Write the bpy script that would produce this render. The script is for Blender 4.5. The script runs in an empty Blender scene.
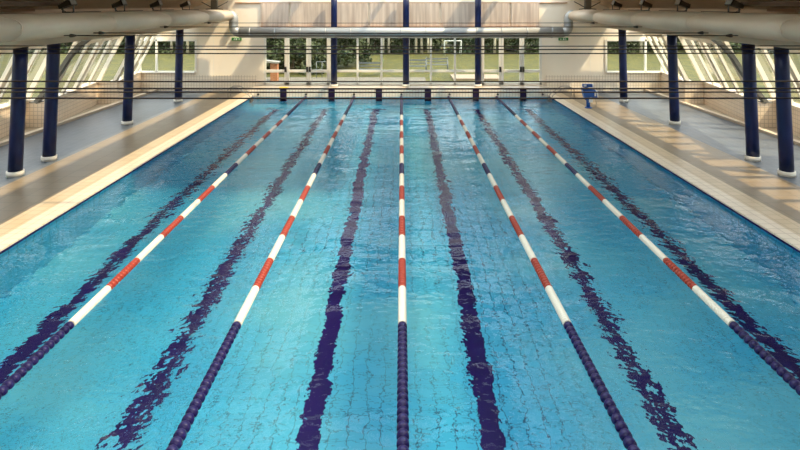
import bpy, bmesh, math, random
from mathutils import Vector, Matrix
random.seed(7)
S = bpy.context.scene
COL = S.collection
PI = math.pi
# ---------------------------------------------------------------- camera
# level view camera with a dropped (shifted) lens, standing on the gallery 4.6 m above the deck
F = 559.0
cam = bpy.data.cameras.new('camera'); cam_o = bpy.data.objects.new('camera', cam); COL.objects.link(cam_o)
cam_o.location = (0, 0, 4.6); cam_o.rotation_euler = (PI/2, 0, 0)
cam.sensor_width = 36; cam.lens = F/800*36; cam.shift_x = -1/800; cam.shift_y = -220/800
cam.clip_start = 0.05; cam.clip_end = 400
S.camera = cam_o
# ---------------------------------------------------------------- world, sun, exposure
S.view_settings.view_transform = 'Standard'; S.view_settings.look = 'None'
S.view_settings.gamma = 1; S.view_settings.exposure = 0.47; S.view_settings.use_curve_mapping = False
W = bpy.data.worlds.new('world'); S.world = W; W.use_nodes = True
nt = W.node_tree; nt.nodes.clear()
bg = nt.nodes.new('ShaderNodeBackground'); bg.inputs[0].default_value = (0.86, 0.93, 1.0, 1); bg.inputs[1].default_value = 2.7
wo = nt.nodes.new('ShaderNodeOutputWorld'); nt.links.new(bg.outputs[0], wo.inputs[0])
sl = bpy.data.lights.new('sun', 'SUN'); sl.energy = 4.4; sl.angle = math.radians(1.2); sl.color = (1.0, 0.80, 0.52)
sun = bpy.data.objects.new('sun', sl); COL.objects.link(sun)
sun.rotation_euler = Vector((-0.54, 0.26, -0.83)).to_track_quat('-Z', 'Y').to_euler()
S.cycles.use_denoising = True
S.cycles.max_bounces = 12; S.cycles.transmission_bounces = 8; S.cycles.transparent_max_bounces = 16
S.cycles.sample_clamp_indirect = 6.0
S.cycles.caustics_refractive = True; S.cycles.caustics_reflective = False

# ---------------------------------------------------------------- materials
def mat(name, color=(.8, .8, .8), rough=.5, metal=0., spec=.5, noise=None, bump=None):
    m = bpy.data.materials.new(name); m.use_nodes = True
    n = m.node_tree; b = n.nodes['Principled BSDF']
    b.inputs['Base Color'].default_value = (*color, 1); b.inputs['Roughness'].default_value = rough
    b.inputs['Metallic'].default_value = metal; b.inputs['Specular IOR Level'].default_value = spec
    if noise:                                   # (scale, colour2, stretch xyz)
        g = n.nodes.new('ShaderNodeNewGeometry'); mp = n.nodes.new('ShaderNodeMapping')
        mp.inputs['Scale'].default_value = noise[2]
        t = n.nodes.new('ShaderNodeTexNoise'); t.inputs['Scale'].default_value = noise[0]; t.inputs['Detail'].default_value = 5
        r = n.nodes.new('ShaderNodeMapRange'); r.inputs[1].default_value = .35; r.inputs[2].default_value = .65
        mx = n.nodes.new('ShaderNodeMix'); mx.data_type = 'RGBA'
        mx.inputs[6].default_value = (*color, 1); mx.inputs[7].default_value = (*noise[1], 1)
        n.links.new(g.outputs['Position'], mp.inputs[0]); n.links.new(mp.outputs[0], t.inputs[0])
        n.links.new(t.outputs[0], r.inputs[0]); n.links.new(r.outputs[0], mx.inputs[0]); n.links.new(mx.outputs[2], b.inputs['Base Color'])
        if bump:
            bp = n.nodes.new('ShaderNodeBump'); bp.inputs['Strength'].default_value = bump; bp.inputs['Distance'].default_value = .03
            n.links.new(t.outputs[0], bp.inputs['Height']); n.links.new(bp.outputs[0], b.inputs['Normal'])
    return m

def tile(name, c1, c2, grout, w, h, mortar, axes='xy', rough=.35, offset=0., cloud=None, spec=.4):
    m = bpy.data.materials.new(name); m.use_nodes = True
    n = m.node_tree; b = n.nodes['Principled BSDF']
    b.inputs['Roughness'].default_value = rough; b.inputs['Specular IOR Level'].default_value = spec
    g = n.nodes.new('ShaderNodeNewGeometry'); sp = n.nodes.new('ShaderNodeSeparateXYZ'); cb = n.nodes.new('ShaderNodeCombineXYZ')
    n.links.new(g.outputs['Position'], sp.inputs[0])
    ix = {'x': 0, 'y': 1, 'z': 2}
    n.links.new(sp.outputs[ix[axes[0]]], cb.inputs[0]); n.links.new(sp.outputs[ix[axes[1]]], cb.inputs[1])
    t = n.nodes.new('ShaderNodeTexBrick'); t.offset = offset; t.squash = 1
    t.inputs['Scale'].default_value = 1; t.inputs['Mortar Size'].default_value = mortar; t.inputs['Mortar Smooth'].default_value = .1
    t.inputs['Brick Width'].default_value = w; t.inputs['Row Height'].default_value = h; t.inputs['Bias'].default_value = 0
    t.inputs['Color1'].default_value = (*c1, 1); t.inputs['Color2'].default_value = (*c2, 1); t.inputs['Mortar'].default_value = (*grout, 1)
    n.links.new(cb.outputs[0], t.inputs[0])
    out = t.outputs[0]
    if cloud:                                   # (scale, colour, amount) soft random patches of a second tone
        no = n.nodes.new('ShaderNodeTexNoise'); no.inputs['Scale'].default_value = cloud[0]; no.inputs['Detail'].default_value = 4
        n.links.new(g.outputs['Position'], no.inputs[0])
        r = n.nodes.new('ShaderNodeMapRange'); r.inputs[1].default_value = .42; r.inputs[2].default_value = .68; r.inputs[4].default_value = cloud[2]
        mx = n.nodes.new('ShaderNodeMix'); mx.data_type = 'RGBA'; mx.inputs[7].default_value = (*cloud[1], 1)
        n.links.new(no.outputs[0], r.inputs[0]); n.links.new(r.outputs[0], mx.inputs[0]); n.links.new(out, mx.inputs[6]); out = mx.outputs[2]
    n.links.new(out, b.inputs['Base Color'])
    return m

def glass_mat(name, tint=(1, 1, 1), refl=.6):
    m = bpy.data.materials.new(name); m.use_nodes = True; n = m.node_tree; n.nodes.clear()
    o = n.nodes.new('ShaderNodeOutputMaterial'); mx = n.nodes.new('ShaderNodeMixShader')
    tr = n.nodes.new('ShaderNodeBsdfTransparent'); tr.inputs[0].default_value = (*tint, 1)
    gl = n.nodes.new('ShaderNodeBsdfGlossy'); gl.inputs['Roughness'].default_value = .03
    fr = n.nodes.new('ShaderNodeFresnel'); fr.inputs[0].default_value = 1.45
    ml = n.nodes.new('ShaderNodeMath'); ml.operation = 'MULTIPLY'; ml.inputs[1].default_value = refl
    n.links.new(fr.outputs[0], ml.inputs[0]); n.links.new(ml.outputs[0], mx.inputs[0])
    n.links.new(tr.outputs[0], mx.inputs[1]); n.links.new(gl.outputs[0], mx.inputs[2]); n.links.new(mx.outputs[0], o.inputs[0])
    return m

def water_mat():
    m = bpy.data.materials.new('pool water'); m.use_nodes = True; n = m.node_tree; n.nodes.clear()
    L = n.links.new; N = n.nodes.new
    o = N('ShaderNodeOutputMaterial'); g = N('ShaderNodeBsdfRefraction'); g.inputs['IOR'].default_value = 1.333; g.inputs['Roughness'].default_value = 0
    g.inputs[0].default_value = (1, 1, 1, 1)
    gs = N('ShaderNodeBsdfGlossy'); gs.inputs['Roughness'].default_value = .02; gs.inputs[0].default_value = (.92, .97, 1, 1)
    fr = N('ShaderNodeFresnel'); fr.inputs['IOR'].default_value = 1.333; mix = N('ShaderNodeMixShader')
    fm = N('ShaderNodeMath'); fm.operation = 'MULTIPLY'; fm.inputs[1].default_value = .62
    L(fr.outputs[0], fm.inputs[0]); L(fm.outputs[0], mix.inputs[0]); L(g.outputs[0], mix.inputs[1]); L(gs.outputs[0], mix.inputs[2])
    geo = N('ShaderNodeNewGeometry')
    def nz(scale, detail, stretch, rough=.5):
        mp = N('ShaderNodeMapping'); mp.inputs['Scale'].default_value = stretch; L(geo.outputs['Position'], mp.inputs[0])
        t = N('ShaderNodeTexNoise'); t.inputs['Scale'].default_value = scale; t.inputs['Detail'].default_value = detail; t.inputs['Roughness'].default_value = rough
        L(mp.outputs[0], t.inputs[0]); return t
    def math_(op, a, b):
        q = N('ShaderNodeMath'); q.operation = op
        for i, v in enumerate((a, b)):
            if isinstance(v, (int, float)): q.inputs[i].default_value = v
            else: L(v, q.inputs[i])
        return q.outputs[0]
    small = nz(3.4, 2, (1, 1.5, 1)); fine = nz(11, 2, (1, 1.3, 1)); big = nz(.9, 1, (1, 1.6, 1)); where = nz(.28, 2, (1, .7, 1))
    r = N('ShaderNodeMapRange'); r.inputs[1].default_value = .4; r.inputs[2].default_value = .62; r.inputs[3].default_value = .45; r.inputs[4].default_value = 1.1
    L(where.outputs[0], r.inputs[0])
    # the swum lanes are choppier than the calm middle: distance from the middle line drives the chop
    sp = N('ShaderNodeSeparateXYZ'); L(geo.outputs['Position'], sp.inputs[0])
    ab = math_('ABSOLUTE', sp.outputs[0], 0)
    r2 = N('ShaderNodeMapRange'); r2.inputs[1].default_value = 1.6; r2.inputs[2].default_value = 3.4; r2.inputs[3].default_value = .55; r2.inputs[4].default_value = .95
    L(ab, r2.inputs[0])
    amp = math_('MULTIPLY', r.outputs[0], r2.outputs[0])
    r3 = N('ShaderNodeMapRange'); r3.inputs[1].default_value = 10.5; r3.inputs[2].default_value = 6.5; L(sp.outputs[1], r3.inputs[0])
    r4 = N('ShaderNodeMapRange'); r4.inputs[1].default_value = 1.5; r4.inputs[2].default_value = .2; L(math_('ABSOLUTE', math_('SUBTRACT', ab, 3.3), 0), r4.inputs[0])
    amp = math_('ADD', amp, math_('MULTIPLY', math_('MULTIPLY', r3.outputs[0], r4.outputs[0]), 1.0))
    h = math_('ADD', math_('MULTIPLY', small.outputs[0], .05), math_('MULTIPLY', fine.outputs[0], .007))
    h = math_('ADD', math_('MULTIPLY', h, amp), math_('MULTIPLY', big.outputs[0], .05))
    bp = N('ShaderNodeBump'); bp.inputs['Strength'].default_value = 1; bp.inputs['Distance'].default_value = WAVE
    L(h, bp.inputs['Height']); L(bp.outputs[0], g.inputs['Normal']); L(bp.outputs[0], gs.inputs['Normal']); L(bp.outputs[0], fr.inputs['Normal']); L(mix.outputs[0], o.inputs[0])
    return m
WAVE = 1.0

M = dict(
    navy=mat('navy paint', (.002, .007, .045), .3, spec=.35, noise=(6, (.003, .012, .07), (1, 1, .3))),
    collar=mat('pale collar', (.75, .7, .6), .4),
    cream=mat('cream paint', (.90, .81, .66), .6, noise=(.7, (.86, .77, .62), (1, 1, 1))),
    white=mat('white paint', (.82, .78, .68), .45),
    frame=mat('white window frame', (.80, .76, .66), .4),
    mull=mat('cream glazing post', (.78, .70, .55), .45),
    steel_arch=mat('brown grey steel', (.16, .15, .12), .4, .3),
    ceil=mat('beige ceiling boards', (.78, .60, .42), .6, noise=(.6, (.70, .54, .37), (1, 1, 1))),
    baffle=mat('dark reflection baffle', (.20, .16, .13), .7),  # for the added roof slab, dark to dim what the water reflects
    timber=mat('dark timber', (.07, .035, .015), .55, noise=(3, (.12, .06, .025), (.2, 1, 1))),
    duct=mat('beige duct fabric', (.64, .54, .41), .55, noise=(1.3, (.54, .45, .34), (1, .5, 1)), bump=.25),
    galv=mat('galvanised duct', (.40, .41, .40), .5, .45, noise=(2, (.33, .34, .33), (.3, 1, 1))),
    dark=mat('dark metal', (.03, .027, .024), .45, .3),
    lampbody=mat('lamp housing', (.10, .085, .065), .4, .4),
    lens=mat('lamp glass', (.30, .30, .28), .1),
    cable=mat('cable', (.010, .006, .004), .7, spec=.2),
    panel=mat('slatted panel', (.72, .61, .50), .6, noise=(2.2, (.50, .40, .32), (3, 1, .18))),
    ledge=mat('brown ledge', (.35, .17, .07), .5),
    fnavy=mat('navy float', (.010, .006, .058), .34, spec=.3),
    fred=mat('red float', (.30, .030, .009), .4),
    fredd=mat('red float groove', (.22, .02, .008), .5),
    fwhite=mat('white float', (.66, .61, .49), .35),
    chrome=mat('stainless steel', (.34, .32, .29), .38, .8),
    liftblue=mat('blue plastic', (.012, .085, .34), .35),
    liftwhite=mat('white plastic', (.8, .82, .82), .4),
    sign=mat('green sign', (.015, .20, .03), .4),
    yellow=mat('yellow plastic', (.85, .48, .02), .4),
    bark=mat('bark', (.20, .15, .10), .8, noise=(4, (.10, .07, .05), (1, 1, .3))),
    pbark=mat('pale bark', (.55, .50, .38), .8, noise=(5, (.3, .26, .18), (1, 1, .3))),
    leaf=mat('leaf green', (.06, .08, .014), .6, noise=(1.2, (.03, .045, .01), (1, 1, 1))),
    leafd=mat('dark leaf green', (.030, .048, .014), .6, noise=(2.2, (.055, .075, .02), (1, 1, 1))),
    grass=mat('grass', (.092, .084, .006), .9, noise=(1.6, (.040, .044, .006), (1, .6, 1))),
    paving=mat('grey paving', (.17, .15, .12), .8, noise=(2, (.12, .11, .09), (1, 1, 1))),
    pinkpave=mat('pink paving', (.28, .22, .17), .8),
    brick=tile('orange brick', (.40, .14, .05), (.34, .11, .04), (.5, .35, .25), .22, .07, .008, 'xz', .8, .5),
    slate=mat('grey capping', (.28, .28, .27), .7),
    sgrey=mat('grey garden metal', (.16, .18, .21), .4, .4),
    glass=glass_mat('window glass', (.95, .96, .92), .35),
    rglass=glass_mat('roof glass', (.95, .97, .97), .3),
)
M['deck'] = tile('shaded blue grey deck tile', (.066, .086, .110), (.086, .106, .132), (.14, .15, .165), .25, .25, .008, 'xy', .38, cloud=(.5, (.10, .105, .11), .5))  # outer deck zone, bluish cast of the shade put into the colour
M['deckb'] = tile('sunlit taupe deck tile', (.215, .16, .10), (.25, .19, .12), (.13, .10, .065), .5, .5, .008, 'xy', .4, cloud=(.7, (.20, .16, .11), .4))  # same deck nearer the pool, sunlit warmth put into the colour
M['coping'] = tile('pale coping tile', (.66, .55, .42), (.70, .60, .46), (.44, .35, .26), .25, .25, .008, 'xy', .35)
M['copingy'] = tile('yellow coping tile', (.50, .38, .23), (.56, .43, .27), (.34, .26, .16), .25, .25, .008, 'xy', .35)
M['outer'] = mat('beige gutter floor', (.42, .34, .24), .6)
M['twx'] = tile('cream wall tile facing side', (.74, .60, .45), (.78, .64, .49), (.54, .43, .32), .15, .15, .012, 'yz', .3)
M['twy'] = tile('cream wall tile facing pool', (.74, .62, .47), (.78, .66, .51), (.52, .43, .32), .15, .15, .012, 'xz', .3)
M['twend'] = tile('bright end wall tile', (.84, .75, .60), (.88, .79, .64), (.52, .43, .33), .15, .15, .010, 'xz', .3)
M['pool'] = tile('cyan pool tile', (.034, .41, .64), (.046, .45, .68), (.010, .10, .19), .25, .25, .009, 'xy', .4, cloud=(.35, (.17, .57, .63), .75))
M['poolx'] = tile('cyan pool wall tile long', (.045, .47, .74), (.06, .51, .78), (.02, .25, .38), .25, .25, .009, 'yz', .4)
M['pooly'] = tile('cyan pool wall tile end', (.045, .47, .74), (.06, .51, .78), (.02, .25, .38), .25, .25, .009, 'xz', .4)
M['mark'] = mat('navy marking tile', (.012, .004, .085), .5, spec=.2)
M['block'] = mat('near black marking tile', (.014, .005, .030), .5, spec=.2)
M['water'] = water_mat()

# ---------------------------------------------------------------- helpers
class MB:
    def __init__(s): s.bm = bmesh.new(); s.mi = 0
    def face(s, pts, mi=None):
        f = s.bm.faces.new([s.bm.verts.new(p) for p in pts]); f.material_index = s.mi if mi is None else mi; return f
    def hexa(s, p):                       # 8 points: bottom 4 (ccw), top 4
        v = [s.bm.verts.new(q) for q in p]
        for q in ((3, 2, 1, 0), (4, 5, 6, 7), (0, 1, 5, 4), (1, 2, 6, 5), (2, 3, 7, 6), (3, 0, 4, 7)):
            f = s.bm.faces.new([v[i] for i in q]); f.material_index = s.mi
        return s
    def box(s, x0, x1, y0, y1, z0, z1):
        return s.hexa([(x0, y0, z0), (x1, y0, z0), (x1, y1, z0), (x0, y1, z0), (x0, y0, z1), (x1, y0, z1), (x1, y1, z1), (x0, y1, z1)])
    def bar(s, a, b, w, d, up=(0, 0, 1)):   # rectangular bar from a to b
        a = Vector(a); b = Vector(b); t = (b-a).normalized(); u = t.cross(Vector(up))
        if u.length < 1e-4: u = t.cross(Vector((0, 1, 0)))
        u.normalize(); v = u.cross(t)
        u *= w/2; v *= d/2
        return s.hexa([a-u-v, a+u-v, a+u+v, a-u+v, b-u-v, b+u-v, b+u+v, b-u+v])
    def tube(s, pts, r, n=10, caps=True, smooth=True):
        pts = [Vector(p) for p in pts]; rs = r if isinstance(r, (list, tuple)) else [r]*len(pts)
        prev = None; rings = []
        for i, p in enumerate(pts):
            t = (pts[min(i+1, len(pts)-1)]-pts[max(i-1, 0)]).normalized()
            if prev is None:
                u = t.cross(Vector((0, 0, 1)))
                if u.length < 1e-3: u = t.cross(Vector((0, 1, 0)))
            else:
                u = prev-t*prev.dot(t)
            u.normalize(); prev = u; v = t.cross(u)
            rings.append([s.bm.verts.new(p+(u*math.cos(2*PI*k/n)+v*math.sin(2*PI*k/n))*rs[i]) for k in range(n)])
        for a, b in zip(rings, rings[1:]):
            for k in range(n):
                f = s.bm.faces.new((a[k], a[(k+1) % n], b[(k+1) % n], b[k])); f.smooth = smooth; f.material_index = s.mi
        if caps:
            for rr in (rings[0], rings[-1]):
                f = s.bm.faces.new(rr); f.material_index = s.mi
        return s
    def extrude(s, prof, path0, path1, smooth=False):      # prof: list of (x,z) swept from y0 to y1
        a = [s.bm.verts.new((x, path0, z)) for x, z in prof]; b = [s.bm.verts.new((x, path1, z)) for x, z in prof]
        n = len(prof)
        for k in range(n):
            f = s.bm.faces.new((a[k], a[(k+1) % n], b[(k+1) % n], b[k])); f.smooth = smooth; f.material_index = s.mi
        for r in (a, b):
            f = s.bm.faces.new(r); f.material_index = s.mi
        return s
    def build(s, name, mats, parent=None, loc=None, bevel=0):
        bmesh.ops.recalc_face_normals(s.bm, faces=s.bm.faces[:])
        if bevel: bmesh.ops.bevel(s.bm, geom=s.bm.edges[:], offset=bevel, segments=2, affect='EDGES', profile=.5)
        me = bpy.data.meshes.new(name); s.bm.to_mesh(me); s.bm.free()
        for m_ in (mats if isinstance(mats, (list, tuple)) else [mats]): me.materials.append(M[m_])
        o = bpy.data.objects.new(name, me); COL.objects.link(o)
        if parent: o.parent = parent
        if loc: o.location = loc
        return o
def struct(o, label=None):
    o['kind'] = 'structure'
    if label: o['label'] = label
    return o
def tag(o, label, cat, group=None):
    o['label'] = label; o['category'] = cat
    if group: o['group'] = group
    return o
def empty(name, loc, label, cat, group=None, rz=0):
    o = bpy.data.objects.new(name, None); COL.objects.link(o); o.location = loc; o.rotation_euler = (0, 0, rz); o.empty_display_size = .2
    return tag(o, label, cat, group)
def copy_tree(o, parent=None):
    c = o.copy(); COL.objects.link(c)
    if parent: c.parent = parent
    for ch in list(o.children): copy_tree(ch, c)
    return c

# ---------------------------------------------------------------- layout constants
PX, PY0, PY1, WZ, DEEP = 7.55, 3.2, 28.6, -.10, -2.15
FW = 30.0            # far wall
# ---------------------------------------------------------------- pool shell
LX = (-6.15, -3.70, -1.25, 1.25, 3.70, 6.15)
b = MB()
b.box(-PX-.3, PX+.3, PY0-.3, PY1+.3, DEEP-.2, DEEP)
b.mi = 1
for x in LX:
    b.box(x-.15, x+.15, 5.0, 27.3, DEEP, DEEP+.006); b.box(x-.5, x+.5, 27.3, 27.5, DEEP, DEEP+.006); b.box(x-.5, x+.5, 4.8, 5.0, DEEP, DEEP+.006)
struct(b.build('floor_pool', ['pool', 'mark']))
for sd, nm in ((-1, 'left'), (1, 'right')):
    b = MB(); xa, xb = sorted((sd*PX, sd*(PX+.3))); b.box(xa, xb, PY0-.3, PY1+.3, DEEP, WZ+.0)
    b.mi = 1; xa, xb = sorted((sd*PX, sd*(PX+.3))); b.box(xa, xb, PY0-.3, PY1+.3, WZ, -.035)
    struct(b.build('wall_pool_'+nm, ['poolx', 'mark']))
BX = (-6.02, -3.55, -1.13, 1.38, 3.83, 6.25)
b = MB(); b.box(-PX, PX, PY0-.3, PY0, DEEP, -.035); struct(b.build('wall_pool_near', 'pooly'))
b = MB(); b.box(-PX, PX, PY1, PY1+.3, DEEP, WZ)
b.mi = 1; b.box(-PX-.2, PX+.2, PY1, FW, WZ, .30)
b.mi = 2
for x in BX: b.box(x-.165, x+.165, PY1-.012, PY1+.02, WZ-1.2, .306); b.box(x-.165, x+.165, PY1-.012, PY1+.35, .296, .306)
struct(b.build('wall_pool_far', ['pooly', 'twend', 'block']))
w = MB(); w.face([(-PX, PY0, WZ), (PX, PY0, WZ), (PX, PY1, WZ), (-PX, PY1, WZ)])
wo_ = w.build('pool_water', 'water'); wo_['kind'] = 'stuff'; wo_['label'] = 'clear rippled blue water filling the swimming pool'; wo_['category'] = 'water'
# rope anchor rings in the end wall
RX = (-7.3, -4.86, -2.4, 0.02, 2.48, 4.95, 7.25)
# ---------------------------------------------------------------- decks
for sd, nm in ((-1, 'left'), (1, 'right')):
    def strip(b, xa, xb, z0, z1, ya=-3, yb=FW):
        a, c = sorted((sd*xa, sd*xb)); b.box(a, c, ya, yb, z0, z1)
    b = MB()
    strip(b, PX-.03, 7.92, -.035, 0); b.mi = 1; strip(b, 7.92, 8.38, -.035, 0)
    b.mi = 2; strip(b, 8.38, 10.1, -.035, 0); b.mi = 3; strip(b, 10.1, 13.0, -.035, 0)
    b.mi = 4; strip(b, 13.22, 14.4, -.035, 0)
    b.mi = 4; strip(b, PX+.3, 14.4, -.3, -.035)
    struct(b.build('floor_'+nm, ['coping', 'copingy', 'deckb', 'deck', 'outer']))
    b = MB(); strip(b, 13.0, 13.22, -.03, .10); struct(b.build('trim_kerb_'+nm, 'coping'))
b = MB(); b.box(-PX+.03, PX-.03, -3, PY0, -.035, 0); struct(b.build('floor_near', 'deckb'))

# ---------------------------------------------------------------- far wall
b = MB()
T = .25
b.box(-14.5, -11.0, FW, FW+T, 0, .98); b.box(-14.5, -11.0, FW, FW+T, 2.75, 6.6)
b.box(11.0, 14.5, FW, FW+T, 0, .98); b.box(11.0, 14.5, FW, FW+T, 2.75, 6.6)
b.box(-11.0, -7.6, FW, FW+T, 0, 6.6); b.box(7.55, 11.0, FW, FW+T, 0, 6.6)
b.box(-7.6, 7.55, FW, FW+T, 2.95, 6.6); b.box(-7.6, 7.55, FW, FW+T, 0, .32)
struct(b.build('wall_far', 'cream'))
b = MB()
for sd in (-1, 1):
    a, c = sorted((sd*14.3, sd*11.0)); b.box(a, c, FW-.03, FW, 0, .98)
    a, c = sorted((sd*11.0, sd*7.75)); b.box(a, c, FW-.03, FW, 0, .84)
struct(b.build('trim_1', 'twend'))
b = MB()                                   # joints between wall slabs
for x in (-10.05, 10.15): b.box(x-.012, x+.012, FW-.006, FW, .84, 5)
b.box(-7.6, 7.55, FW-.06, FW, 4.74, 4.80)
struct(b.build('trim_2', 'white'))
b = MB(); b.box(-8.9, 8.9, FW-.09, FW, 4.70, 4.735)
struct(b.build('trim_3', 'ledge'))
# central glazing: frame members + panes, doors in the outer bays
def X30(px): return (px-401)/F*29.95
cols_px = (332.5, 406, 477.5)
fx = MB()
zb, zt, zm = .32, 2.95, 1.06
for px in (357.5, 381.5, 431, 455): fx.box(X30(px)-.05, X30(px)+.05, 29.93, 30.05, zb, zt)
for px in (329.5, 408.5, 404, 481): fx.box(X30(px)-.05, X30(px)+.05, 29.93, 30.05, zb, zt)
fx.box(X30(330), X30(480), 29.93, 30.05, zb, zb+.10); fx.box(X30(330), X30(480), 29.94, 30.04, zm-.06, zm+.06); fx.box(X30(330), X30(480), 29.93, 30.05, zt-.12, zt)
wf = struct(fx.build('window_1', 'frame'))
g = MB(); g.box(X30(330), X30(480), 29.985, 29.995, zb, zt); g.build('window_pane', 'glass', wf)
def door(name, p0, p1, handle):
    x0, x1 = X30(p0), X30(p1)
    d = MB(); d.box(x0, x0+.11, 29.90, 30.02, zb, zt); d.box(x1-.11, x1, 29.90, 30.02, zb, zt)
    d.box(x0, x1, 29.90, 30.02, zb, zb+.12); d.box(x0, x1, 29.91, 30.01, zm-.07, zm+.07); d.box(x0, x1, 29.90, 30.02, zt-.12, zt)
    o = struct(d.build(name, 'frame'))
    g = MB(); g.box(x0+.05, x1-.05, 29.955, 29.965, zb, zt); g.build('door_pane', 'glass', o)
    hx = x1-.055 if handle > 0 else x0+.055
    h = MB(); h.box(hx-.05, hx+.05, 29.83, 29.90, 1.02, 1.30); h.build('door_handle', 'dark', o)
door('door_1', 264, 286.8, 1); door('door_2', 287.2, 308.5, 1); door('door_3', 309, 329, -1)
door('door_4', 482, 501, 1); door('door_5', 501.5, 521.5, 1); door('door_6', 522, 541.5, -1)
b = MB(); b.box(X30(258.5), X30(264), 29.88, 30.0, .3, 2.95); b.box(X30(541.5), X30(543), 29.88, 30.0, .3, 2.95); struct(b.build('trim_4', 'cream'))
b = MB(); b.box(-7.75, 7.75, 29.80, 29.9, .30, .335); struct(b.build('trim_5', 'coping'))
# side windows in the far wall
for k, sd in ((2, -1), (3, 1)):
    b = MB(); e = [11.0, 13.12, 14.0]
    for x in e: b.box(*sorted((sd*x-.05, sd*x+.05)), 29.95, 30.07, .98, 2.75)
    b.box(*sorted((sd*11, sd*14)), 29.95, 30.07, .98, 1.06); b.box(*sorted((sd*11, sd*14)), 29.95, 30.07, 2.66, 2.75)
    wf = struct(b.build('window_%d' % k, 'frame'))
    g = MB(); g.box(*sorted((sd*11, sd*14.3)), 30.0, 30.01, 1.0, 2.72); g.build('window_pane', 'glass', wf)
    b = MB(); b.box(*sorted((sd*11.0, sd*14.2)), 29.80, 30.0, .98, 1.02); b.build('window_sill', 'white', wf)

# ---------------------------------------------------------------- side walls: sawtooth sill, leaning glazing
steps = [1, 6, 11, 16, 21, 26]
TL, ZS, ZH, ZT = 1.12, 1.0, 3.05, 3.62
def lean(xs, z): return xs+(z-ZS)/(ZT-ZS)*1.35
for sd, nm in ((-1, 'left'), (1, 'right')):
    def P(x, y, z): return (x*(-sd), y, z)        # x given for the left side (negative)
    low = MB(); cap = MB(); post = MB(); head = MB(); pane = MB(); thin = MB()
    for s0 in steps:
        s1 = min(s0+5, FW); xa = -13.25; xb = -13.25-.85*(s1-s0)/5
        low.mi = 0; q0 = s0+.125; low.hexa([P(xa, q0, 0), P(xb, s1, 0), P(xb-.22, s1, 0), P(xa-.22, q0, 0), P(xa, q0, ZS), P(xb, s1, ZS), P(xb-.22, s1, ZS), P(xa-.22, q0, ZS)])
        low.mi = 1
        low.hexa([P(-13.2, s0-.0, 0), P(-14.3, s0-.0, 0), P(-14.3, s0+.12, 0), P(-13.26, s0+.12, 0), P(-13.2, s0, ZS), P(-14.3, s0, ZS), P(-14.3, s0+.12, ZS), P(-13.26, s0+.12, ZS)])
        cap.hexa([P(xa+.05, s0-.05, ZS), P(xb+.05, s1, ZS), P(xb-.35, s1, ZS), P(xa-.35, s0-.05, ZS), P(xa+.05, s0-.05, ZS+.05), P(xb+.05, s1, ZS+.05), P(xb-.35, s1, ZS+.05), P(xa-.35, s0-.05, ZS+.05)])
        cap.hexa([P(-13.25, s0-.06, ZS), P(-14.4, s0-.06, ZS), P(-14.4, s0+.2, ZS), P(-13.25, s0+.2, ZS), P(-13.25, s0-.06, ZS+.05), P(-14.4, s0-.06, ZS+.05), P(-14.4, s0+.2, ZS+.05), P(-13.25, s0+.2, ZS+.05)])
        # posts
        for t, wd, dp in ((.02, .26, .16), (.27, .10, .12), (.52, .22, .14), (.60, .06, .10), (.80, .10, .12)):
            y = s0+(s1-s0)*t; x = xa+(xb-xa)*t-.08
            (post if wd > .15 else thin).bar(P(x, y, ZS+.03), P(lean(x, ZT), y, ZT), wd, dp, up=(0, 1, 0)) if False else \
                (post if wd > .15 else thin).hexa([P(x-dp/2, y-wd/2, ZS+.03), P(x+dp/2, y-wd/2, ZS+.03), P(x+dp/2, y+wd/2, ZS+.03), P(x-dp/2, y+wd/2, ZS+.03)] +
                    [P(lean(x, ZT)+q, y+r, ZT) for q, r in ((-dp/2, -wd/2), (dp/2, -wd/2), (dp/2, wd/2), (-dp/2, wd/2))])
        xo = -.10
        pane.face([P(xa+xo, s0, ZS+.03), P(xb+xo, s1, ZS+.03), P(lean(xb, ZH)+xo, s1, ZH), P(lean(xa, ZH)+xo, s0, ZH)])
        a0, b0, a1, b1 = lean(xa, ZH), lean(xb, ZH), lean(xa, ZT), lean(xb, ZT)
        head.hexa([P(a0-.12, s0, ZH), P(b0-.12, s1, ZH), P(b0-.02, s1, ZH), P(a0-.02, s0, ZH), P(a1-.12, s0, ZT), P(b1-.12, s1, ZT), P(b1-.02, s1, ZT), P(a1-.02, s0, ZT)])
        # cheek where the bay steps
        if s0 > 1:
            pane.face([P(-13.35, s0+.02, ZS+.03), P(-14.2, s0+.02, ZS+.03), P(lean(-14.2, ZT), s0+.02, ZT), P(lean(-13.35, ZT), s0+.02, ZT)])
            thin.hexa([P(-14.22, s0, ZS), P(-14.02, s0, ZS), P(-14.02, s0+.1, ZS), P(-14.22, s0+.1, ZS), P(lean(-14.22, ZT), s0, ZT), P(lean(-14.02, ZT), s0, ZT), P(lean(-14.02, ZT), s0+.1, ZT), P(lean(-14.22, ZT), s0+.1, ZT)])
    struct(low.build('wall_'+nm, ['twx', 'twy'])); struct(cap.build('trim_sill_'+nm, 'coping'))
    wo2 = struct(thin.build('window_%d' % (4 if sd < 0 else 5), 'mull'))
    post.build('window_post', 'mull', wo2); head.build('window_header', 'cream', wo2); pane.build('window_pane', 'glass', wo2)
    # near part of the wall, behind the frame
    b = MB(); b.box(*sorted((sd*13.2, sd*14.3)), -3, 1, 0, 6.6); struct(b.build('wall_near_'+nm, 'cream'))
    # aisle roof: glass on rafters, edge wall, sloping ceiling
    b = MB(); y = 1.2
    while y < 29.9: b.hexa([P(-12.9, y-.07, 3.50), P(-10.85, y-.07, 3.50), P(-10.85, y+.07, 3.50), P(-12.9, y+.07, 3.50), P(-12.9, y-.07, 3.66), P(-10.85, y-.07, 3.74), P(-10.85, y+.07, 3.74), P(-12.9, y+.07, 3.66)]); y += .9
    ro = struct(b.build('ceiling_aisle_'+nm, 'cream'))
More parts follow.
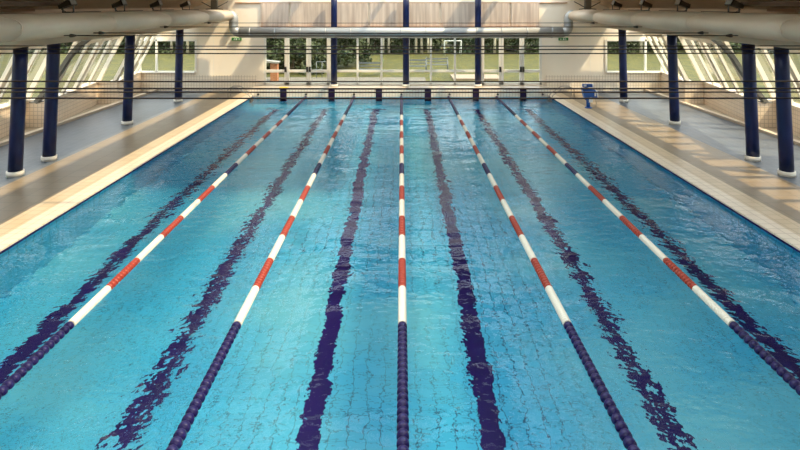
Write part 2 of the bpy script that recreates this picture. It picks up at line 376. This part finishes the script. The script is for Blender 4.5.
    g = MB(); g.face([P(-12.95, 1, 3.67), P(-10.8, 1, 3.75), P(-10.8, 30, 3.75), P(-12.95, 30, 3.67)]); g.build('glazing', 'rglass', ro)
    b = MB(); b.box(*sorted((sd*10.85, sd*10.15)), -3, FW, 3.46, 3.70); struct(b.build('trim_beam_'+nm, 'duct'))
    b = MB(); b.box(*sorted((sd*11.15, sd*11.3)), -3, FW, 3.72, 4.5)
    YE = 26.6
    b.hexa([P(-11.3, -3, 4.4), P(-6.2, -3, 6.3), P(-6.2, YE, 6.3), P(-11.3, YE, 4.4), P(-11.3, -3, 4.6), P(-6.2, -3, 6.5), P(-6.2, YE, 6.5), P(-11.3, YE, 4.6)])
    b.hexa([P(-11.3, YE, 4.4), P(-8.6, YE, 5.4), P(-8.6, FW, 5.4), P(-11.3, FW, 4.4), P(-11.3, YE, 4.6), P(-8.6, YE, 5.6), P(-8.6, FW, 5.6), P(-11.3, FW, 4.6)])
    struct(b.build('ceiling_'+nm, 'ceil'))
    # dark timbers lying along the near part of the ceiling
    b = MB()
    b.hexa([P(x, y, z) for z in (4.565, 4.70) for x, y in ((-10.5, 6), (-10.32, 6), (-10.32, 17.0), (-10.5, 17.0))])
    b.hexa([P(x, y, z) for z in (4.565, 4.66) for x, y in ((-10.32, 12.5), (-10.2, 12.5), (-10.32, 16.9), (-10.34, 16.9))])
    struct(b.build('trim_timber_'+nm, 'timber'))
    b = MB(); b.hexa([P(x, y, z) for z in (4.41, 4.49) for x, y in ((-10.95, 6), (-10.8, 6), (-10.8, 16.5), (-10.95, 16.5))])
    struct(b.build('trim_batten_'+nm, 'ledge'))
# roof over the pool: wide beams and cross rafters carrying glass
b = MB()
for x in (-4.84, 4.84): b.box(x-.5, x+.5, -3, FW, 6.25, 6.6)
b.box(-.12, .12, -3, FW, 6.28, 6.39)
for y in (1, 6, 11, 16, 21, 26): b.box(-6.2, 6.2, y-.025, y+.025, 6.4, 6.5)
b.mi = 1; b.box(-3.3, 3.5, 13.6, 24.4, 6.40, 6.49); b.box(6.0, 6.25, 11, FW, 6.4, 6.49)  # added dark slab out of view, keeps sky reflections off the lane lines
ro = struct(b.build('ceiling_middle', ['cream', 'baffle']))
g = MB(); g.face([(-6.3, -3, 6.55), (6.3, -3, 6.55), (6.3, FW, 6.55), (-6.3, FW, 6.55)]); g.build('glazing', 'rglass', ro)
b = MB(); b.box(-14.5, 14.5, -3.2, -3, 0, 6.6); struct(b.build('wall_near', 'cream'))

# ---------------------------------------------------------------- outdoors
b = MB()
G = -.02
b.face([(-150, 30.3, G), (150, 30.3, G), (150, 200, G), (-150, 200, G)])
b.face([(-150, -20, G), (-14.5, -20, G), (-14.5, 30.3, G), (-150, 30.3, G)])
b.face([(14.5, -20, G), (150, -20, G), (150, 30.3, G), (14.5, 30.3, G)])
struct(b.build('ground', 'grass'))
b = MB(); b.box(-9, 1.5, 30.26, 35.2, G, .05); b.box(1.5, 10, 30.26, 33.2, G, .05); struct(b.build('ground_paving', 'paving'))
b = MB(); b.box(3.2, 6.2, 34.2, 36.3, G, .10); tag(b.build('paving_slab', 'pinkpave'), 'pale pink paved rectangle on the lawn beyond the glazed end wall', 'paving')

# ---------------------------------------------------------------- columns
def px(x, Y): return (x-401)/F*Y
def column(X, Y, z0, z1, label, dx=0, r=.19, group=None):
    t = empty('blue_column', (X, Y, z0), label, 'column', group)
    s = MB(); n = 6
    s.tube([(dx*(k/n), 0, .12+(z1-z0-.12)*k/n) for k in range(n+1)], r*.92, 24); s.build('shaft', 'navy', t)
    c = MB(); c.tube([(0, 0, 0), (0, 0, .13)], r+.02, 24, smooth=True); c.build('base_collar', 'collar', t)
    return t
side_rows = ((-10.42, 15.1, .30, 'nearest and thickest'), (-10.45, 16.6, .28, 'second nearest'), (-10.58, 21.6, .24, 'third from the front'), (-10.6, 26.6, .15, 'farthest'))
for sd, nm in ((-1, 'left'), (1, 'right')):
    for X, Y, dx, w_ in side_rows:
        column(-sd*X, Y, 0, 3.47, 'round navy blue column with pale collar on the %s deck, %s of its row' % (nm, w_), dx*(-sd)*.5)
for p, w_ in ((334, 'left one of three'), (406, 'middle one of three'), (478, 'right one of three')):
    column(px(p, 29.45), 29.45, .30, 5.2, 'navy blue column at the glazed end wall, %s' % w_, 0, .18)

# ---------------------------------------------------------------- ducts
for sd, nm in ((-1, 'left'), (1, 'right')):
    cx, cz, hw, hh = sd*9.8, 4.04, 1.2, .33
    prof = []
    for k in range(32):
        a = 2*PI*k/32; c, s_ = math.cos(a), math.sin(a)
        prof.append((cx+hw*math.copysign(abs(c)**.75, c), cz+hh*math.copysign(abs(s_)**.75, s_)))
    t = empty('air_duct', (cx, 15, 3.71), 'huge beige flat oval air duct above the %s row of columns' % nm, 'duct')
    b = MB(); yy = [1, 8.6, 12.7, 16.9, 21, 25.1, 29.2]
    rings = []
    n = len(prof)
    for i in range(len(yy)-1):
        b.extrude([(x-cx, z-3.71) for x, z in prof], yy[i]-15, yy[i+1]-15-.012, True)
    b.build('duct_body', 'duct', t)
    for y in yy[1:-1]:
        b = MB(); b.extrude([((x-cx)*1.006, (z-3.71-hh)*1.02+hh) for x, z in prof], y-15-.03, y-15+.018, True)
        b.build('seam_band', 'duct', t)
# cross duct in front of the end columns with elbows up to the big ducts
t = empty('cross_duct', (0, 28.95, 3.17), 'long grey galvanised round duct running across the glazed end wall', 'duct')
b = MB(); b.tube([(-8.35, 0, 0), (8.35, 0, 0)], .27, 28); b.build('pipe', 'galv', t)
for k in range(13):
    x = -7.8+k*1.3; r_ = MB(); r_.tube([(x-.03, 0, 0), (x+.03, 0, 0)], .284, 28); r_.build('joint_ring', 'galv', t)
for sd in (-1, 1):
    e = MB(); pts = []
    for k in range(9):
        a = k/8*PI/2; pts.append((sd*(8.35+.32*math.sin(a)), 0, .32*(1-math.cos(a))))
    pts += [(sd*8.67, 0, .55), (sd*8.67, .0, .72)]
    for k in range(1, 6):
        a = k/5*PI/2; pts.append((sd*(8.67+.25*(1-math.cos(a))), 0, .72+.22*math.sin(a)))
    e.tube(pts, .235, 22); e.build('elbow', 'galv', t)
    q = MB()
    for zz in (.35, .48, .62): q.tube([(sd*8.67, 0, zz-.015), (sd*8.67, 0, zz+.015)], .25, 22)
    q.build('elbow_ring', 'galv', t)
# ledge + upper panels
b = MB(); b.box(-7.6, 7.5, 29.72, 30, 3.40, 3.44); struct(b.build('trim_6', 'ledge'))
pb = [260, 290, 332, 369, 406, 440, 478, 510, 540]
names = ['first', 'second', 'third', 'fourth', 'fifth', 'sixth', 'seventh', 'eighth']
for k in range(8):
    x0, x1 = X30(pb[k])+.06, X30(pb[k+1])-.06
    b = MB(); n = int((x1-x0)/.09)
    b.box(x0, x1, 29.90, 29.99, 3.45, 4.69)
    for j in range(n):
        xx = x0+.03+j*(x1-x0)/n; b.box(xx, xx+.055, 29.885, 29.91, 3.47, 4.67)
    tag(b.build('wall_panel', 'panel'), 'tan slatted panel above the cross duct, %s from the left' % names[k], 'panel', 'slatted panels above the cross duct')

# ---------------------------------------------------------------- tie cables, duct to duct
cab = [(4.84, .006), (5.18, .0055), (5.40, .007), (5.90, .0065), (9.3, .008), (10.15, .009), (10.95, .008), (14.6, .011), (16.0, .012), (20.4, .010), (25.0, .010)]
cl = ['lowest of all thin dark cables strung across the pool hall', 'second lowest thin dark cable crossing the whole picture', 'third lowest thin dark cable crossing the whole picture',
      'fourth lowest thin dark cable, passing just over the end wall sill', 'lowest of three dark cables crossing the end windows at head height', 'middle of three dark cables crossing the end windows at head height',
      'top of three dark cables crossing the end windows at head height', 'dark cable between the air ducts, fastened nearest to the camera', 'dark cable between the air ducts over the second nearest columns',
      'dark cable between the air ducts over the third columns', 'dark cable between the air ducts, farthest one near the slatted panels']
for (Y, r), lb in zip(cab, cl):
    t = empty('tie_cable', (0, Y, 3.80), lb, 'cable')
    b = MB(); b.tube([(-8.8, 0, 0), (-4, 0, -.006), (0, 0, -.01), (4, 0, -.006), (8.8, 0, 0)], r*1.2, 8); b.build('wire', 'cable', t)
    for sd in (-1, 1):
        b = MB(); b.tube([(sd*8.64, 0, 0), (sd*8.60, 0, 0), (sd*8.52, 0, 0), (sd*8.46, 0, 0)], [.05, .05, .03, .012], 10); b.build('end_fitting', 'dark', t)

# ---------------------------------------------------------------- floodlights on the ducts
def make_flood():
    t = empty('floodlight', (0, 0, 0), '', 'light')
    b = MB(); b.box(-.12, .12, -.09, .09, 0, .025); b.box(-.17, -.15, -.03, .03, .0, .26); b.box(.15, .17, -.03, .03, .0, .26); b.box(-.17, .17, -.03, .03, .0, .02); b.build('bracket', 'dark', t)
    R = Matrix.Translation((0, 0, .27)) @ Matrix.Rotation(math.radians(-24), 4, 'Y')
    b = MB(); p = [(-.26, -.11, -.05), (.12, -.15, -.09), (.12, .15, -.09), (-.26, .11, -.05), (-.26, -.10, .05), (.12, -.15, .09), (.12, .15, .09), (-.26, .10, .05)]
    b.hexa([R @ Vector(q) for q in p])
    for k in range(5): b.hexa([R @ Vector(q) for q in [(-.24+k*.06, -.12, .05), (-.225+k*.06, -.12, .05), (-.225+k*.06, .12, .05), (-.24+k*.06, .12, .05), (-.24+k*.06, -.10, .10), (-.225+k*.06, -.10, .10), (-.225+k*.06, .10, .10), (-.24+k*.06, .10, .10)]])
    b.build('housing', 'lampbody', t)
    b = MB(); b.hexa([R @ Vector(q) for q in [(.12, -.17, -.11), (.16, -.17, -.11), (.16, .17, -.11), (.12, .17, -.11), (.12, -.17, .11), (.16, -.17, .11), (.16, .17, .11), (.12, .17, .11)]]); b.build('rim', 'dark', t)
    b = MB(); b.hexa([R @ Vector(q) for q in [(.16, -.14, -.085), (.166, -.14, -.085), (.166, .14, -.085), (.16, .14, -.085), (.16, -.14, .085), (.166, -.14, .085), (.166, .14, .085), (.16, .14, .085)]]); b.build('lens', 'lens', t)
    b = MB(); b.tube([(-.2, 0, .1), (-.25, .3, .02), (-.2, .8, .012), (-.24, 1.5, .014), (-.2, 2.2, .012)], .012, 6); b.build('power_cord', 'cable', t)
    return t
proto = make_flood()
fl = [(16.8, 'nearest'), (19.9, 'second'), (22.9, 'third'), (26.0, 'fourth')]
first = True
for sd, nm in ((-1, 'left'), (1, 'right')):
    for Y, w_ in fl:
        o = proto if first else copy_tree(proto); first = False
        o.location = (sd*10.0, Y, 4.368); o.rotation_euler = (0, 0, 0 if sd < 0 else PI); o.scale = (1, 1, 1)
        if sd > 0:
            for c in o.children:
                if c.name.startswith('power_cord'): c.scale = (1, -1, 1)
        o['label'] = 'dark floodlight on bracket on top of the %s air duct, %s from the camera' % (nm, w_); o['group'] = 'floodlights on the air ducts'
for sd, nm in ((-1, 'left'), (1, 'right')):
    t = empty('ceiling_fixing', (sd*9.65, 28.9, 4.36), 'brown hanger with splayed rods at the far end of the %s air duct' % nm, 'hanger')
    b = MB(); b.box(-.16, .16, -.08, .08, 0, .5); b.build('post', 'steel_arch', t)
    for q in (-1, 1):
        b = MB(); b.tube([(q*.15, 0, .12), (q*.7, 0, .42)], .022, 8); b.tube([(q*.15, 0, .05), (q*.45, 0, .02)], .02, 8); b.build('rod', 'dark', t)
    # small cream box where the duct ends
    b = MB(); b.box(sd*9.0-.12, sd*9.0+.12, 29.7, 29.99, 3.30, 3.62); tag(b.build('junction_box', 'coping', bevel=.01), 'small cream box on the wall under the end of the %s air duct' % nm, 'box')
    # exit sign
    t = empty('exit_sign', (px(236.5, 29.9) if sd < 0 else px(563.5, 29.9), 29.9, 2.70), 'small green emergency exit sign high on the %s part of the end wall' % nm, 'sign')
    b = MB(); b.box(-.25, .25, -.04, .1, 0, .15); b.build('sign_box', 'sign', t, bevel=.005)
    s = -sd
    b = MB()
    b.box(-.03, .03, -.046, -.042, .03, .12)      # doorway
    b.bar((s*.07, -.044, .075), (s*.17, -.044, .075), .004, .022, (0, 0, 1)); b.face([(s*.16, -.045, .04), (s*.22, -.045, .075), (s*.16, -.045, .11)])   # arrow
    m0 = -s*.11
    b.bar((m0, -.044, .06), (m0+s*.02, -.044, .105), .004, .022); b.bar((m0, -.044, .062), (m0-s*.04, -.044, .03), .004, .014); b.bar((m0, -.044, .062), (m0+s*.035, -.044, .028), .004, .014)
    b.bar((m0+s*.015, -.044, .09), (m0+s*.055, -.044, .08), .004, .012); b.bar((m0+s*.015, -.044, .095), (m0-s*.03, -.044, .085), .004, .012); b.box(m0+s*.022-.01, m0+s*.022+.01, -.046, -.042, .110, .13)
    b.build('pictogram', 'liftwhite', t)
    # curved steel rib of the glazing
    P2 = lambda x, z: (x*(-sd), 20.4, z)
    t = empty('curved_rib', (-13.3*(-sd), 20.4, 1.05), 'dark curved steel rib rising from the tiled sill by the %s windows' % nm, 'beam')
    b = MB(); ctl = [(-13.3, 1.05), (-12.85, 1.6), (-12.42, 2.2), (-12.1, 2.7), (-11.75, 3.1), (-11.3, 3.45)]
    for (xa, za), (xb, zb_) in zip(ctl, ctl[1:]):
        b.bar(((xa+13.3)*(-sd), 0, za-1.05), ((xb+13.3)*(-sd), 0, zb_-1.05), .14, .20, (0, 1, 0))
    b.build('rib', 'steel_arch', t)
    b = MB(); b.box(-.18, .18, -.15, .15, 0, .03); b.build('foot_plate', 'steel_arch', t)

# ---------------------------------------------------------------- lane ropes
def disc(b, y, r, L, n=14):
    b.tube([(0, y+L*q, 0) for q in (-.5, -.30, -.27, -.17, .17, .27, .30, .5)], [r*q for q in (.42, .42, .92, 1, 1, .92, .42, .42)], n)
def section(y0, y1, kind):
    b = MB(); p = {'n': .115, 'w': .05, 'r': .085}[kind]; n = max(1, round((y1-y0)/p)); p = (y1-y0)/n; r = .066
    for k in range(n):
        y = y0+p*(k+.5)
        if kind == 'w': b.tube([(0, y-p*.5, 0), (0, y-p*.3, 0), (0, y+p*.3, 0), (0, y+p*.5, 0)], [r*.9, r, r, r*.9], 14)
        elif kind == 'r':
            b.mi = 0; b.tube([(0, y-p*.32, 0), (0, y-p*.2, 0), (0, y+p*.2, 0), (0, y+p*.32, 0)], [r*.86, r*1.03, r*1.03, r*.86], 14)
            b.mi = 1; b.tube([(0, y+p*.32, 0), (0, y+p*.68, 0)], r*.84, 12)
        else: disc(b, y, r*1.04, p)
    return b
RXn = (-4.84, -2.41, .02, 2.45, 4.86)
seq = []
y = 23.6
cols_ = ['w', 'r', 'w', 'r', 'w', 'r', 'w', 'n', 'w', 'r', 'w', 'r', 'w', 'r', 'w']
rl = ['far left lane rope, floating between the two leftmost lanes', 'second lane rope from the left', 'middle lane rope, running straight down the pool centre', 'second lane rope from the right', 'far right lane rope, floating next to the rightmost lane']
cn = {'w': ('white', 'fwhite'), 'r': ('red', ['fred', 'fredd']), 'n': ('navy blue', 'fnavy')}
def make_rope():
    t = empty('lane_rope', (0, 0, WZ+.012), '', 'lane rope', 'lane ropes on the pool')
    b = MB(); b.tube([(0, PY0+.02, 0), (0, PY1-.02, 0)], .012, 8); b.build('steel_wire', 'chrome', t)
    def sec(y0, y1, k):
        o = section(y0, y1, k).build('float_section', cn[k][1], t); o['label'] = '%s float section' % cn[k][0]; return o
    sec(23.6, 28.45, 'n')
    L = (23.6-8.2)/15
    for i, k in enumerate(cols_): sec(23.6-L*(i+1), 23.6-L*i, k)
    # the nearest navy floats show one by one
    o = MB(); o.tube([(0, 3.5, 0), (0, 8.2, 0)], .034, 12); near = o.build('float_section', 'fnavy', t); near['label'] = 'navy blue float section'
    n = 41; p = (8.2-3.5)/n
    d0 = None
    for k in range(n):
        if d0 is None:
            bb = MB(); disc(bb, 0, .069, p, 20); d0 = bb.build('float_disc', 'fnavy', near); d = d0
        else:
            d = d0.copy(); COL.objects.link(d); d.parent = near
        d.location = (0, 3.5+p*(k+.5), 0)
    return t
rp = make_rope()
for i, (x, lb) in enumerate(zip(RXn, rl)):
    o = rp if i == 0 else copy_tree(rp)
    o.location.x = x; o.rotation_euler.z = (0, -.001, .0, .001, .0)[i]; o['label'] = 'red, white and navy '+lb
an = ['leftmost', 'second', 'third', 'fourth', 'fifth', 'sixth', 'rightmost']
for i, x in enumerate(RX):
    b = MB(); b.tube([(x, PY1-.03, .03), (x, PY1+.01, .03)], .055, 12); b.tube([(x, PY1-.05, .03), (x, PY1-.03, .03)], [.02, .03], 8)
    tag(b.build('rope_anchor', 'dark'), 'small black rope anchor in the tiled end wall of the pool, %s of seven' % an[i], 'anchor', 'rope anchors in the end wall')

# ---------------------------------------------------------------- ladder rails, hoist, small things
for sd, nm in ((-1, 'left'), (1, 'right')):
    t = empty('pool_ladder', (sd*7.6, 28.0, 0), 'stainless steel grab rails of the ladder in the far %s corner of the pool' % nm, 'ladder')
    for yy_ in (-.25, .25):
        b = MB(); pts = [(-.14, yy_, -.9), (-.14, yy_, -.05), (-.05, yy_, .12), (.42, yy_, .45), (.55, yy_, .50), (.85, yy_, .50), (.96, yy_, .45), (1.0, yy_, .34), (1.0, yy_, 0)]
        b.tube([(sd*a, c, d) for a, c, d in pts], .021, 10); b.build('rail', 'chrome', t)
    for z in (-.35, -.62, -.88):
        b = MB(); b.box(*sorted((sd*-.17, sd*-.07)), -.24, .24, z-.015, z+.015); b.build('step', 'chrome', t)
hz = empty('pool_hoist', (8.38, 25.0, 0), 'bright blue pool hoist with seat standing on the right pool edge', 'hoist', rz=0)
b = MB(); b.tube([(0, 0, 0), (0, 0, .04)], .16, 20); b.build('base_plate', 'liftblue', hz)
b = MB(); b.tube([(0, 0, .03), (-.02, 0, .45), (-.10, 0, .98)], [.085, .075, .06], 14); b.build('post', 'liftblue', hz)
b = MB(); b.hexa([(-.20, -.12, .40), (.06, -.12, .22), (.06, .12, .22), (-.20, .12, .40), (-.30, -.12, .90), (.02, -.14, .90), (.02, .14, .90), (-.30, .12, .90)]); b.build('back_panel', 'liftblue', hz, bevel=.02)
b = MB(); b.hexa([(-.22, -.16, .52), (.38, -.16, .46), (.38, .16, .46), (-.22, .16, .52), (-.30, -.16, .90), (.28, -.16, .82), (.28, .16, .82), (-.30, .16, .90)]); b.build('seat', 'liftblue', hz, bevel=.03)
b = MB(); b.box(-.26, .18, -.1, .1, .93, 1.07); b.build('headrest', 'liftblue', hz, bevel=.02)
b = MB(); b.box(-.24, -.12, -.11, .0, .97, 1.05); b.box(.15, .20, -.11, .05, .96, 1.08); b.box(.22, .28, -.17, -.1, .55, .70); b.hexa([(.34, -.17, .50), (.41, -.17, .50), (.41, .1, .50), (.34, .1, .50), (.30, -.17, .80), (.35, -.17, .80), (.35, .1, .80), (.30, .1, .80)]); b.build('white_trim', 'liftwhite', hz)
b = MB(); b.box(-.02, .15, -.14, .02, .26, .42); b.build('battery_box', 'liftwhite', hz, bevel=.015)
b = MB(); b.tube([(.32, .0, .46), (.36, 0, .2), (.34, 0, .03)], .012, 8); b.tube([(.34, 0, .03), (.0, 0, .03)], .012, 8); b.build('foot_tube', 'chrome', hz)
b = MB(); b.box(px(280, 29), px(288.5, 29), 28.75, 29.0, .306, .36); tag(b.build('kickboard', 'yellow', bevel=.015), 'flat yellow kickboard lying on the end platform near the leftmost doors', 'board')

# ---------------------------------------------------------------- outdoors objects
b = MB(); b.box(-.21, .21, -.2, .2, 0, 1.05)
t = empty('brick_pillar', (px(274.5, 33.6), 33.6, .05), 'orange brick pillar with grey sloping cap outside the leftmost door', 'pillar')
b.build('shaft', 'brick', t)
b = MB(); b.hexa([(-.85, -.3, 1.15), (.25, -.3, 1.05), (.25, .3, 1.05), (-.85, .3, 1.15), (-.85, -.3, 1.27), (.32, -.3, 1.15), (.32, .3, 1.15), (-.85, .3, 1.27)]); b.build('cap', 'slate', t)
gl = empty('football_goal', (px(453, 51), 51, G), 'white football goal on the lawn in front of the trees', 'goal')
b = MB(); b.tube([(-.75, 0, 0), (-.75, 0, 1.35), (.75, 0, 1.35), (.75, 0, 0)], .045, 8); b.build('goal_frame', 'liftwhite', gl)
for q in (-.75, .75):
    b = MB(); b.tube([(q, 0, 1.35), (q, .5, 1.3), (q, 1.1, .6), (q, 1.3, 0)], .035, 8); b.build('stay', 'liftwhite', gl)
def bench(x, y, lab):
    t = empty('garden_bench', (x, y, G+.0), lab, 'bench')
    for q in (-.75, .75):
        b = MB(); b.tube([(q, -.25, 0), (q, -.25, .62), (q, .3, .62), (q, .35, .9)], .025, 8); b.tube([(q, .25, 0), (q, .3, .62)], .025, 8); b.build('side_frame', 'sgrey', t)
    b = MB()
    for k in range(4): b.box(-.78, .78, -.25+k*.12, -.17+k*.12, .40, .43)
    b.build('seat', 'sgrey', t)
    b = MB(); b.box(-.78, .78, .27, .30, .55, .62); b.box(-.78, .78, .31, .34, .74, .84); b.build('backrest', 'sgrey', t)
bench(px(415, 38.5), 38.5, 'grey metal bench on the lawn, right of the middle column')
bench(px(437, 39.5), 39.5, 'grey metal bench on the lawn, left of the pink paving')
bench(px(370, 36.6), 36.6, 'grey metal bench on the grass left of the middle column')
t = empty('garden_railing', (px(322, 35), 35, .05), 'thin grey railing standing on the patio beside the left end column', 'railing')
for q in (-.35, 0, .35):
    b = MB(); b.tube([(q, 0, 0), (q, 0, 1.0)], .02, 8); b.build('baluster', 'sgrey', t)
b = MB(); b.tube([(-.45, 0, .75), (-.35, 0, 1.0), (.35, 0, 1.0)], .02, 8); b.build('handrail', 'sgrey', t)

def leaves(rx, ry, rz, n, size, seed, core=.35):
    rnd = random.Random(seed); b = MB()
    cl_ = [Vector((rnd.gauss(0, .42)*rx, rnd.gauss(0, .42)*ry, rnd.uniform(-.85, .9)*rz)) for _ in range(26)]
    for i in range(n):
        c = rnd.choice(cl_); d = Vector((rnd.gauss(0, 1), rnd.gauss(0, 1), rnd.gauss(0, 1))).normalized()*rnd.uniform(.3, 1)
        p = c+Vector((d.x*rx*.42, d.y*ry*.42, d.z*rz*.36))
        u = Vector((rnd.gauss(0, 1), rnd.gauss(0, 1), rnd.gauss(0, .6))).normalized(); v = u.cross(Vector((rnd.gauss(0, 1), rnd.gauss(0, 1), rnd.gauss(0, 1)))).normalized()
        s = size*rnd.uniform(.6, 1.3)
        b.face([p-u*s, p-v*s*.5, p+u*s, p+v*s*.5], 0)
    return b
def tree_proto(kind):
    if kind == 'pale':
        t = empty('tree', (0, 0, 0), '', 'tree'); b = MB(); b.tube([(0, 0, -.05), (.05, 0, 1.5), (-.04, .05, 3), (0, 0, 5.6)], [.13, .11, .1, .05], 9); b.build('trunk', 'pbark', t)
        c = leaves(1.6, 1.6, 2.2, 1500, .22, 3).build('crown', 'leaf', t); c.location = (0, 0, 4.6)
    elif kind == 'dense':
        t = empty('tree', (0, 0, 0), '', 'tree'); b = MB(); b.tube([(0, 0, -.05), (.1, 0, 1.2), (0, .1, 3), (0, 0, 5)], [.2, .17, .14, .06], 9); b.build('trunk', 'bark', t)
        c = leaves(2.4, 1.6, 2.7, 4200, .24, 4).build('crown', 'leafd', t); c.location = (0, 0, 2.9)
    elif kind == 'shrub':
        t = empty('shrub', (0, 0, 0), '', 'shrub'); b = MB()
        for q in range(4): b.tube([(0, 0, -.05), (math.cos(q*1.6)*.3, math.sin(q*1.6)*.3, .9)], [.05, .02], 6)
        b.build('stem', 'bark', t); c = leaves(2.3, 1.0, .95, 3400, .15, 5).build('foliage', 'leafd', t); c.location = (0, 0, .85)
    else:
        t = empty('tree', (0, 0, 0), '', 'tree'); b = MB(); b.tube([(0, 0, -.05), (.1, 0, 1.4), (-.1, .1, 3.4)], [.22, .18, .1], 9); b.build('trunk', 'bark', t)
        c = leaves(3.0, 1.9, 1.9, 9000, .15, 6).build('crown', 'leafd', t); c.location = (0, 0, 1.85)
    return t
P_ = {k: tree_proto(k) for k in ('pale', 'dense', 'shrub', 'big')}
used = set()
def plant(kind, x, y, lab, grp=None, sc=1., rz=0):
    o = P_[kind] if kind not in used else copy_tree(P_[kind]); used.add(kind)
    o.location = (x, y, G); o.rotation_euler = (0, 0, rz); o.scale = (sc, sc, sc); o['label'] = lab
    if grp: o['group'] = grp
plant('big', px(290, 38.5), 38.8, 'dense dark bushy tree close outside the left doors', None, .95, .3)
for q, (p, yy) in enumerate(((278, 40.6), (300, 41), (318, 39.8))):
    plant('shrub', px(p, yy), yy, 'low dark bush under the bushy tree outside the left doors, %s of three' % ('leftmost', 'middle', 'rightmost')[q], None, .75, q*.5)
plant('big', px(345, 42), 42.5, 'dense dark bushy tree behind the left end column', None, .9, 2.1)
rnd = random.Random(11)
for i in range(44):
    x = -84+i*3.9+rnd.uniform(-1, 1)
    plant('shrub', x, 54.5+rnd.uniform(-.8, .8), 'dark green shrub in the hedge along the far edge of the lawn', 'shrubs along the far edge of the lawn', rnd.uniform(1.0, 1.3), rnd.uniform(0, .6))
for i in range(40):
    x = -82+i*4.2+rnd.uniform(-1.2, 1.2)
    plant('dense', x, (58.6, 63.5)[i % 2]+rnd.uniform(-.5, .5), 'dense dark green tree in the row beyond the lawn', 'dense trees beyond the lawn', rnd.uniform(.9, 1.3), rnd.uniform(0, 6))
for i, p in enumerate((383, 389, 416, 422, 428.5, 368, 170, 187, 625, 640, 494)):
    plant('pale', px(p, 53), 53+rnd.uniform(-.6, .4), 'slender pale-trunked tree standing in front of the hedge', 'pale-trunked trees before the hedge', rnd.uniform(.9, 1.1), rnd.uniform(0, 6))
